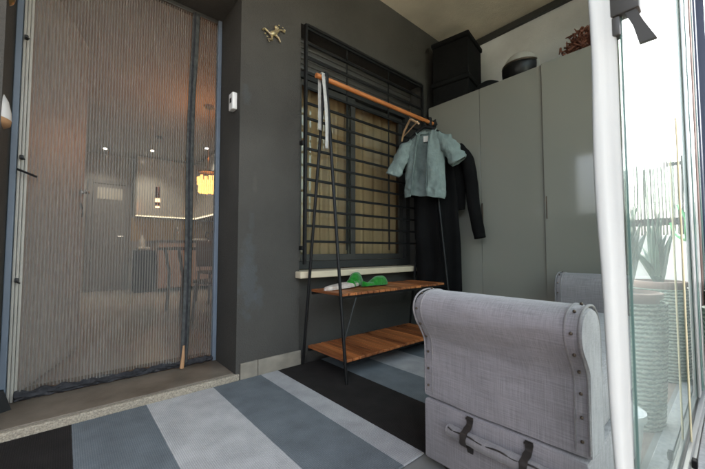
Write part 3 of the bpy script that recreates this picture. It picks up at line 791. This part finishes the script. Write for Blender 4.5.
# ------------------------------------------------------------------ upholstered bench
bn = thing('scroll_arm_bench', (1.8, .53, 0), 'lilac grey linen bench with scrolled studded arms and a strap handle', 'bench')
prof = [(1.05, .256), (1.05, .33), (1.05, .42), (1.046, .465), (1.024, .505), (.996, .545), (.983, .585), (.993, .620), (1.025, .642), (1.075, .650),
        (1.125, .640), (1.16, .608), (1.175, .56), (1.175, .48), (1.174, .36), (1.174, .256)]
pf = [(p.x, p.y) for p in sm([(a, b, 0) for a, b in prof], 5)]
Y0, Y1 = .262, .792
def arm(mir):
    fx = (lambda x: 3.625 - x) if mir else (lambda x: x)
    cx, cz = 1.1, .5
    am = []
    N = 26
    for k in range(N + 1):
        t = k / N; y = Y0 + (Y1 - Y0) * t
        e = min(t, 1 - t) * (Y1 - Y0); ins = .012 * max(0, 1 - e / .018) ** 2
        ring = []
        for x, z in pf:
            dx, dz = x - cx, z - cz; q = (1 - ins / max(.05, math.hypot(dx, dz)))
            bulge = .006 * math.sin(math.pi * t) + .006 * noise.noise(V((z * 16, y * 7, 2))) * min(1, e / .06) + .004 * noise.noise(V((z * 34 + y * 9, y * 13, 7))) * min(1, e / .06)
            ring.append(V((fx(cx + dx * q - (bulge if x < 1.06 else 0) + .003 * noise.noise(V((x * 9, y * 9, z * 9)))), y, cz + dz * q if z > .27 else z)))
        am.append(ring)
    mb = MB(); mb.loft(am)
    a_ = mb.build('arm', 'linen', bn, 50)
    pl = [(x, z) for x, z in pf if z > .258]
    for y in (Y0 + .004, Y0 + .036, Y1 - .004, Y1 - .036):
        MB().tube([V((fx(x + (x - cx) * .004), y, z + (z - cz) * .004)) for x, z in pl], .0034, 6).build('welt', 'piping', a_, 60)
    sd0 = None
    for y in (Y0 + .020, Y1 - .020):
        acc = 0; nxt = .03
        for (p, q) in zip(pl, pl[1:]):
            L_ = math.hypot(q[0] - p[0], q[1] - p[1])
            while acc + L_ >= nxt:
                t = (nxt - acc) / L_; x = p[0] + (q[0] - p[0]) * t; z = p[1] + (q[1] - p[1]) * t
                nx, nz = -(q[1] - p[1]) / L_, (q[0] - p[0]) / L_
                if (x - cx) * nx + (z - cz) * nz < 0: nx, nz = -nx, -nz
                if sd0 is None:
                    sd0 = MB().blob((0, 0, 0), (.0046, .0046, .0046), 2, 0).build('stud', 'stud', a_, 60)
                    o = sd0
                else:
                    o = sd0.copy(); col.objects.link(o)
                o.location = V((fx(x + nx * .004), y, z + nz * .003))
                nxt += .062
            acc += L_
arm(False); arm(True)
bb = MB(); bb.box((1.036, Y0 + .004, .035), (2.59, Y1 - .006, .249), .012); bb.build('base', 'linen', bn, 40)
B('seat_cushion', 'linen', (1.18, Y0 + .01, .252), (2.445, Y1 - .01, .43), bn, .035, 60)
for x in (1.10, 2.52):
    for y in (.33, .72):
        MB().lathe([(.02, 0), (.022, .02), (.026, .036)], (x, y, .0), 14).build('leg', 'leather', bn, 50)
hd = MB()
hp = sm([(1.017, .672, .186), (1.015, .64, .186), (1.010, .56, .187), (1.008, .48, .188), (1.010, .41, .188), (1.015, .33, .184), (1.017, .30, .182)], 8)
hr = []
for i in range(len(hp)):
    t = i / (len(hp) - 1); e = min(t, 1 - t)
    hr.append(.004 + .0125 * min(1, e / .02) ** .5 + .004 * math.sin(math.pi * t) + .0008 * math.sin(i * 1.7))
hd.tube(hp, hr, 16)
hn = hd.build('handle', 'piping', bn, 60)
cd = MB().tube([p + V((-.012 - .003 * math.sin(math.pi * i / len(hp)), 0, .0125 + .003 * math.sin(i * .6))) for i, p in enumerate(hp) if 3 < i < len(hp) - 3], .0026, 6)
cd.build('cord', 'leather', hn, 60)
for y in (.598, .412):
    b_ = MB()
    path = sm([(1.0345, y, .247), (1.031, y, .222), (1.012, y, .213), (.9935, y, .205), (.987, y, .187), (.9935, y, .169), (1.012, y, .161), (1.031, y, .152), (1.0345, y, .130)], 5)
    rg = []
    for k, p in enumerate(path):
        d = (path[min(k + 1, len(path) - 1)] - path[max(k - 1, 0)]).normalized(); nn = V((d.z, 0, -d.x)); hw = .0105 + .001 * math.sin(k * .9)
        rg.append([p + nn * .0015 + V((0, -hw, 0)), p + nn * .0015 + V((0, hw, 0)), p - nn * .0015 + V((0, hw, 0)), p - nn * .0015 + V((0, -hw, 0))])
    b_.loft(rg); s1 = b_.build('strap', 'leather', bn)
    MB().box((1.029, y - .0135, .236), (1.0325, y + .0135, .243), .001).build('keeper', 'leather', s1)

# ------------------------------------------------------------------ glass façade, curtain, track
GY = .155
gf = thing('glass_facade', (2.1, GY, 0), 'frameless glass screen panels edging the terrace beside the white curtain', 'glass screen')
xs = [.968, 2.44, 3.27]
for k in range(2):
    p_ = B('pane', 'facade_glass', (xs[k] + .004, GY, .05), (xs[k + 1] - .004, GY + .008, 2.95), gf)
    B('edge', 'edge', (xs[k] - .002, GY - .0006, .05), (xs[k] + .0036, GY + (.0086 if k else .004), 2.95), p_)
for x0, x1, y, mm in ((2.46, 2.56, .012, 'alu'), (2.60, 2.66, .016, 'edge'), (2.70, 2.80, .018, 'alu'), (2.84, 2.95, .022, 'brick'), (2.98, 3.06, .026, 'edge'), (3.10, 3.24, .034, 'navy')):
    B('profile', mm, (x0, GY - y, .05), (x1, GY - .002, 2.95), gf, .003)
MB().box((-3.9, GY - .03, 2.955), (3.28, GY + .04, 3.045), .003).build('top_track', 'alu', gf)
bt = MB(); bt.box((.965, GY - .022, .012), (3.28, GY - .003, .034), .004); bt.box((.965, GY + .010, .012), (3.28, GY + .03, .034), .004); bt.box((.965, GY - .03, .001), (3.28, GY + .04, .011))
bt.build('bottom_track', 'alu', gf)
for x in (1.72, 2.75):
    MB().box((x, GY - .04, .02), (x + .03, GY - .024, .05), .004).build('clip', 'black', gf)
lt = MB()
lt.box((.952, GY - .034, 1.345), (.990, GY + .020, 1.52), .004)
lt.box((.955, GY + .002, 1.300), (.985, GY + .020, 1.344), .003)
lb = lt.build('latch', 'latch', gf, 40)
B('slot', 'black', (.9495, GY - .012, 1.395), (.9518, GY + .012, 1.45), lb)
MB().loft([[V((x, y, z)) for x, y in ((x0, y0), (x1, y0), (x1, y1), (x0, y1))] for (z, x0, x1, y0, y1) in ((1.36, .957, .967, GY - .022, GY - .002), (1.31, .956, .967, GY - .040, GY - .020), (1.262, .954, .968, GY - .060, GY - .030))]).build('lever', 'latch', lb)

def cur_ring(z):
    ring = []
    a0, b0 = V((.973, .1685)), V((.915, .1995 - .0032 * math.sin(z * 5.2 + .6) - .002 * math.sin(z * 11) + (z - .8) * .021))
    dd = b0 - a0; nn = V((-dd.y, dd.x)).normalized()
    for side in (1, -1):
        for k in range(25):
            t = k / 24 if side > 0 else 1 - k / 24
            w_ = .0022 * math.sin(t * 8 + 1.2 * math.sin(z * 2)) + .0008 * noise.noise(V((t * 6, z * 5, 2)))
            th = .006 * math.sin(math.pi * min(1, max(0, t))) ** .5 + .0012
            p = a0 + dd * t + nn * (w_ + side * th)
            ring.append(V((p.x, p.y, z)))
    return ring
wc = MB().loft([cur_ring(.03 + i * .0245) for i in range(119)])
tag(wc.build('white_curtain', 'curtain_out', None, 70), 'gathered white curtain hanging at the edge of the glass screen', 'curtain')
ep = MB(); ep.box((3.285, .06, .0), (3.298, .14, 3.04)); 
struct(tag(B('end_post', 'navy', (3.30, .085, 0), (3.40, .15, 3.05)), 'navy post at the far end of the glass screen', 'post'))

# ------------------------------------------------------------------ outside: end wall with reed fence, planters (seen mirrored in the glass)
tag(B('parapet_wall', 'white_wall', (4.2, -3.1, -.05), (4.35, .10, .94)), 'white balcony wall below the reed fence', 'wall')
tag(B('balcony_wall', 'white_wall', (-9, -3.25, -.05), (4.35, -3.102, .94)), 'white balcony wall along the outer side', 'wall')
tag(B('balcony_sky_block', 'dark_trim', (-2.7, -3.1, -.05), (-2.6, .045, 2.2)), 'unseen tall dark panel added to block low sky light from the door side', 'wall')  # added out of view to dim the bench face and wardrobe
rf = thing('reed_fence', (4.2, -.5, .94), 'grey brown reed fence standing on the white balcony wall', 'fence')
rd = MB()
y = .03
while y > -1.6:
    zt = 1.62 + random.uniform(-.05, .05); rr = random.uniform(.007, .0115)
    rd.tube([(4.22, y, .942), (4.22 + random.uniform(-.008, .008), y + random.uniform(-.01, .01), zt)], rr, 5); y -= random.uniform(.021, .029)
rd.build('reeds', 'reed', rf, 50)
MB().box((4.226, -1.6, 1.03), (4.24, .03, 1.10)).build('lower_rail', 'dark_grey', rf)
for z in (1.25, 1.42, 1.55): MB().tube([(4.214, -1.6, z), (4.214, .03, z)], .002, 5).build('wire', 'dark_grey', rf)
MB().box((4.21, .035, .942), (4.25, .075, 1.68), .003).box((4.205, -.07, 1.575), (4.21, .06, 1.61)).build('post', 'dark_grey', rf)
struct(B('ledge', 'granite', (.2, .072, .0005), (3.28, .122, .012), None, .003))

def planter(x, y, rad, hgt, label):
    rt = thing('woven_basket', (x, y, 0), label, 'basket', 'woven planter baskets outside the glass')
    MB().lathe([(rad * .86, .002), (rad * .9, .1), (rad, hgt * .7), (rad * 1.02, hgt), (rad * .96, hgt), (rad * .93, hgt - .06)], (x, y, 0), 36).build('weave', 'wicker', rt, 60)
    pt = thing('terracotta_pot', (x, y, hgt - .06), label.replace('pale green woven basket', 'terracotta pot set into the basket'), 'pot', 'terracotta pots in the baskets')
    MB().lathe([(rad * .7, -.2), (rad * .84, .02), (rad * .93, .03), (rad * .94, .052), (rad * .85, .055), (rad * .82, .035)], (x, y, hgt - .01), 32).build('rim', 'terracotta', pt, 50)
    MB().lathe([(rad * .8, 0), (rad * .8, .01)], (x, y, hgt + .018), 24).build('soil', 'soil', pt)
    al = thing('aloe_plant', (x, y, hgt), 'spiky green aloe growing in the ' + label.split(' in ')[-1] if ' in ' in label else 'spiky green aloe above the ' + label, 'plant', 'aloe plants outside the glass')
    lf = MB()
    for k in range(22):
        a = k * 2.4 + random.uniform(-.2, .2); e = random.uniform(.9, 1.5); L_ = random.uniform(.28, .46); b0 = V((x, y, hgt + .03)); pts = []
        for j in range(7):
            t = j / 6; ee = e - .5 * t * (1.4 - e) + (.25 * t if e > 1.1 else 0)
            pts.append(b0 + V((math.cos(a) * math.cos(ee), math.sin(a) * math.cos(ee) * (.25 if math.sin(a) > 0 else .8), math.sin(ee))) * L_ * t)
        lf.tube(pts, [.022, .024, .022, .018, .014, .009, .002], 6)
    lf.build('leaves', 'leaf', al, 50)
planter(2.06, -.05, .15, .56, 'pale green woven basket nearest the open end of the glass')
planter(2.9, -.02, .15, .56, 'pale green woven basket by the far end of the glass')
wp = thing('white_pot', (1.64, -.01, 0), 'small white plastic pot on the balcony floor by the glass', 'pot')
MB().lathe([(.06, .002), (.075, .16), (.085, .165), (.085, .19), (.078, .19), (.07, .10)], (1.64, -.01, .001), 28).build('body', 'pot', wp, 50)
MB().lathe([(.068, 0), (.068, .01)], (1.64, -.01, .12), 20).build('soil', 'soil', wp)
tag(MB().tube(sm([(3.3, .05, 1.12), (3.2, .095, 1.02), (3.12, .10, .93), (3.2, .09, .87), (3.34, .03, .92), (3.42, .0, 1.0)], 8), .010, 8).build('garden_hose', 'hose', None, 60), 'bright green garden hose looped by the far end of the glass screen', 'hose')
tag(MB().tube([(1.92, GY - .012, .012), (1.915, GY - .012, .8), (1.91, GY - .011, 1.35)], .0036, 6).build('pull_cord', 'cord', None, 60), 'cream pull cord stretched down the glass screen', 'cord')

# ------------------------------------------------------------------ kitchen seen through the screen
ld = thing('front_door', (-.19, 2.5, .04), 'pale door leaf standing open inside behind the ribbed screen', 'door')
p0, p1 = V((-.185, 2.47, 0)), V((.085, 3.32, 0)); dv = (p1 - p0).normalized(); nv = V((dv.y, -dv.x, 0))
ang = math.atan2(dv.y, dv.x); c = (p0 + p1) / 2
MB().box(c + V((-.445, -.02, .05)), c + V((.445, .02, 2.4)), .003, (0, 0, ang)).build('leaf', 'door_leaf', ld)
hb = p0 + dv * .82 + nv * .022
MB().tube([hb + V((0, 0, 1.24)), hb + nv * .05 + V((0, 0, 1.24)), hb + nv * .055 - dv * .11 + V((0, 0, 1.238))], .010, 8).lathe([(.024, 0), (.024, .008)], hb + V((0, 0, 1.24)), 14, 'x').build('handle', 'chrome', ld, 50)
MB().box(hb + V((-.004, -.01, 1.13)), hb + V((.006, .012, 1.16)), .003).tube([hb + V((.004, 0, 1.15)), hb + nv * .015 + V((0, 0, 1.10)), hb + nv * .012 + V((0, 0, 1.05))], .005, 6).build('key', 'dark_grey', ld, 50)

kd = thing('interior_door', (.63, 7.78, .035), 'grey panelled interior door with upper glass at the back of the kitchen', 'door')
B('leaf', 'grey_door', (.37, 7.755, .04), (.88, 7.795, 2.05), kd, .004)
B('upper_pane', 'kitchen', (.43, 7.748, 1.76), (.82, 7.754, 1.98), kd)
MB().tube([(.84, 7.75, 1.06), (.84, 7.70, 1.06), (.76, 7.70, 1.06)], .011, 6).build('handle', 'chrome', kd, 50)
kf = MB(); kf.box((.30, 7.745, .036), (.366, 7.798, 2.12)); kf.box((.884, 7.745, .036), (.95, 7.798, 2.12)); kf.box((.366, 7.745, 2.055), (.884, 7.798, 2.12)); kf.build('casing', 'grey_door', kd)

uc = thing('wall_cabinets', (1.6, 7.5, 1.45), 'white glossy wall cabinets along the kitchen back wall', 'kitchen cabinet')
MB().box((1.0, 7.42, 1.46), (2.06, 7.79, 2.60)).box((2.061, 6.2, 1.46), (2.74, 7.79, 2.60)).build('carcass', 'kitchen', uc)
for k in range(2): B('door', 'kitchen', (1.003 + k * .529, 7.40, 1.47), (1.528 + k * .529, 7.418, 2.59), uc, .002)
for k in range(3): B('door', 'kitchen', (2.04, 6.21 + k * .4, 1.47), (2.058, 6.60 + k * .4, 2.59), uc, .002)
MB().box((1.0, 7.40, 1.447), (2.03, 7.43, 1.457)).box((2.04, 6.22, 1.447), (2.07, 7.40, 1.457)).build('light_strip', 'led', uc)
tag(struct(B('splashback', 'splash', (.97, 7.785, .98), (2.74, 7.798, 1.44))), 'yellow tiled splashback under the wall cabinets', 'splashback')
lc = thing('base_cabinets', (1.9, 7.2, .035), 'pinkish beige base cabinets with dark worktop in the kitchen', 'kitchen cabinet')
MB().box((1.30, 6.9, .10), (2.74, 7.78, .94)).build('carcass', 'kitchen_low', lc)
B('worktop', 'counter', (1.28, 6.87, .942), (2.745, 7.785, .985), lc, .004)
for k in range(3): B('door', 'kitchen_low', (1.31 + k * .475, 6.882, .12), (1.775 + k * .475, 6.899, .92), lc, .003)
bi = thing('trash_bin', (1.1, 7.4, .035), 'tall black bin with a white lid beside the base cabinets', 'bin')
B('body', 'bin', (.96, 7.0, .04), (1.27, 7.35, .80), bi, .01)
B('lid', 'kitchen', (1.0, 7.05, .802), (1.2, 7.3, .86), bi, .02)
bo = MB().lathe([(.04, 0), (.045, .02), (.045, .13), (.02, .17), (.015, .22)], (1.08, 7.17, .862), 16)
tag(bo.build('white_bottle', 'pot', None, 50), 'white bottle standing on the lid of the black bin', 'bottle')
ft = MB().tube(sm([(1.72, 7.55, .986), (1.72, 7.55, 1.2), (1.72, 7.5, 1.27), (1.72, 7.40, 1.25), (1.72, 7.39, 1.18)], 5), .014, 8)
tag(ft.build('kitchen_tap', 'chrome', None, 60), 'curved steel tap rising from the dark worktop', 'tap')
kt = thing('kettle', (2.3, 7.1, .985), 'dark kettle on the worktop at the right of the tap', 'kettle')
MB().lathe([(.08, .001), (.085, .06), (.07, .16), (.04, .2), (.012, .22)], (2.32, 7.1, .986), 18).build('body', 'counter', kt, 50)
MB().tube(sm([(2.24, 7.1, 1.15), (2.19, 7.1, 1.17), (2.18, 7.1, 1.08), (2.24, 7.1, 1.03)], 4), .01, 6).build('handle', 'bin', kt, 50)
tr_ = MB().box((1.93, 6.98, .986), (2.18, 7.2, 1.03), .02)
tag(tr_.build('serving_tray', 'kitchen'), 'low white tray on the worktop next to the kettle', 'tray')

pd = thing('pendant_lamp', (1.10, 6, 2.3), 'slim copper cylinder pendant lamp hanging from the kitchen ceiling', 'lamp')
MB().tube([(1.10, 6, 2.618), (1.10, 6, 1.80)], .004, 6).lathe([(.05, 0), (.05, .02)], (1.10, 6, 2.599), 16).build('cable', 'dark_grey', pd, 50)
MB().lathe([(.01, .31), (.035, .30), (.035, .2), (.03, .19), (.035, .18), (.035, .0)], (1.10, 6, 1.50), 20).build('shade', 'copper', pd, 40)
MB().lathe([(.033, .001), (.033, .02)], (1.10, 6, 1.478), 16).build('bulb', 'pend', pd, 40)
MB().lathe([(.0365, 0), (.0365, .06)], (1.10, 6, 1.56), 20).build('light_band', 'pend', pd, 40)

ch = thing('chandelier', (1.335, 4.3, 1.6), 'glowing amber glass chandelier of hanging tiles over the table', 'chandelier')
MB().tube([(1.335, 4.3, 2.618), (1.335, 4.3, 1.78)], .005, 6).lathe([(.06, 0), (.06, .02)], (1.335, 4.3, 2.598), 18).build('cable', 'brass', ch, 50)
MB().lathe([(.115, 0), (.12, .012)], (1.335, 4.3, 1.765), 24).build('ring', 'brass', ch, 50)
cg = MB()
for tier, (rad, z) in enumerate(((.12, 1.66), (.105, 1.57))):
    for k in range(15):
        a = 2 * math.pi * (k + .5 * tier) / 15; q = V((1.335 + rad * math.cos(a), 4.3 + rad * math.sin(a), z + random.uniform(-.012, .012)))
        cg.box(q - V((.004, .019, .05)), q + V((.004, .019, .05)), .002, (0, random.uniform(-.1, .1), a))
cg.build('glass_tiles', 'amber', ch)
for i, (x, y, lb_) in enumerate(((.50, 7.3, 'round lit ceiling spotlight above the grey interior door'), (1.16, 6.9, 'round lit ceiling spotlight above the pendant lamp'), (1.86, 6.1, 'round lit ceiling spotlight by the amber chandelier'))):
    s_ = thing('ceiling_spotlight', (x, y, 2.6), lb_, 'spotlight', 'kitchen ceiling spotlights')
    MB().lathe([(.06, 0), (.06, .012), (.04, .012)], (x, y, 2.606), 20).build('trim', 'chrome', s_, 40)
    MB().lathe([(.026, 0), (.026, .006)], (x, y, 2.600), 16).build('lens', 'bulb', s_)

tb = thing('dining_table', (1.55, 4.4, .035), 'dark dining table with slanted legs under the chandelier', 'table')
B('top', 'chair', (.90, 4.05, .80), (2.3, 4.85, .835), tb, .006)
for (x, y, sx) in ((.98, 4.12, 1), (.98, 4.78, 1), (2.22, 4.12, -1), (2.22, 4.78, -1)):
    MB().tube([(x, y, .80), (x + sx * .05, y, .5), (x + sx * .03, y, .037)], .018, 8).build('leg', 'chair', tb, 50)
def chair(x, y, label, rot):
    t = thing('dining_chair', (x, y, .035), label, 'chair', 'dark dining chairs in the kitchen')
    ca, sa = math.cos(rot), math.sin(rot)
    def q(a, b, z): return V((x + a * ca - b * sa, y + a * sa + b * ca, z))
    MB().box(q(0, 0, .47) - V((.2, .2, .02)), q(0, 0, .47) + V((.2, .2, .02)), .015, (0, 0, rot)).build('seat', 'chair', t, 50)
    MB().sheet(lambda u, v: q(-.2 + .4 * u, -.19 - .06 * v + .05 * math.sin(u * math.pi), .55 + .40 * v), 10, 6).build('backrest', 'chair', t, 60, solid=.02)
    for a in (-.17, .17):
        for b in (-.17, .17): MB().tube([q(a, b, .45), q(a * 1.15, b * 1.15, .037)], .015, 8).build('leg', 'chair', t, 50)
    for a in (-.15, .15): MB().tube([q(a, -.18, .47), q(a, -.21, .58)], .012, 6).build('back_post', 'chair', t, 50)
chair(1.27, 3.62, 'dark dining chair with curved back in front of the table', 0.25)
chair(1.75, 5.2, 'dark dining chair on the far side of the table', 3.3)

# ------------------------------------------------------------------ lights of the kitchen
def light(name, typ, loc, e, colr, size=.1, rot=None):
    d = bpy.data.lights.new(name, typ); d.energy = e; d.color = colr
    if typ == 'POINT': d.shadow_soft_size = size
    if typ == 'SPOT': d.shadow_soft_size = .04; d.spot_size = R(120); d.spot_blend = .8
    o = bpy.data.objects.new(name, d); o.location = loc; col.objects.link(o); return o
light('chandelier_light', 'POINT', (1.335, 4.3, 1.97), 1.15, (1, .34, .09), .10)
light('pendant_light', 'POINT', (1.10, 6, 1.44), .25, (1, .6, .3), .03)
for i, (x, y) in enumerate(((.50, 7.3), (1.16, 6.9), (1.86, 6.1))):
    light('spot_light', 'SPOT', (x, y, 2.59), 3.4, (1, .9, .76))

# ------------------------------------------------------------------ sun, sky, camera
SUN_EL, SUN_AZ = R(40), R(62)      # azimuth measured from +Y towards +X
sd = bpy.data.lights.new('sun', 'SUN'); sd.energy = 2.2; sd.angle = R(.6); sd.color = (1, .95, .87)
so = bpy.data.objects.new('sun', sd); col.objects.link(so)
to = V((math.sin(SUN_AZ) * math.cos(SUN_EL), math.cos(SUN_AZ) * math.cos(SUN_EL), math.sin(SUN_EL)))
so.rotation_euler = to.to_track_quat('Z', 'Y').to_euler()
w = bpy.data.worlds.new('World'); sc.world = w; w.use_nodes = True
n, l = w.node_tree.nodes, w.node_tree.links
sk_ = n.new('ShaderNodeTexSky'); sk_.sky_type = 'NISHITA'; sk_.sun_disc = False
sk_.sun_elevation = SUN_EL; sk_.sun_rotation = SUN_AZ
sk_.dust_density = 8; sk_.air_density = 1.0; sk_.ozone_density = .6
hs = n.new('ShaderNodeHueSaturation'); hs.inputs['Saturation'].default_value = .42
l.new(sk_.outputs[0], hs.inputs['Color']); l.new(hs.outputs[0], n['Background'].inputs[0]); n['Background'].inputs[1].default_value = .15

cam = bpy.data.cameras.new('camera'); co = bpy.data.objects.new('camera', cam); col.objects.link(co); sc.camera = co
cam.sensor_width = 36; cam.lens = 332 / 705 * 36; cam.clip_end = 600; cam.clip_start = .02
YAW, PI_ = R(40.95), R(2.7)
fwd = V((math.sin(YAW) * math.cos(PI_), math.cos(YAW) * math.cos(PI_), math.sin(PI_)))
co.location = (0, 0, .8); co.rotation_euler = fwd.to_track_quat('-Z', 'Y').to_euler()
cam.dof.use_dof = True; cam.dof.focus_distance = 1.9; cam.dof.aperture_fstop = 4.0

sc.view_settings.view_transform = 'Standard'; sc.view_settings.look = 'None'
sc.view_settings.exposure = 3.65; sc.view_settings.gamma = 1; sc.view_settings.use_curve_mapping = False
cy = sc.cycles
cy.use_denoising = True; cy.max_bounces = 12; cy.diffuse_bounces = 6; cy.transparent_max_bounces = 24; cy.glossy_bounces = 6
cy.caustics_reflective = False; cy.sample_clamp_indirect = 6
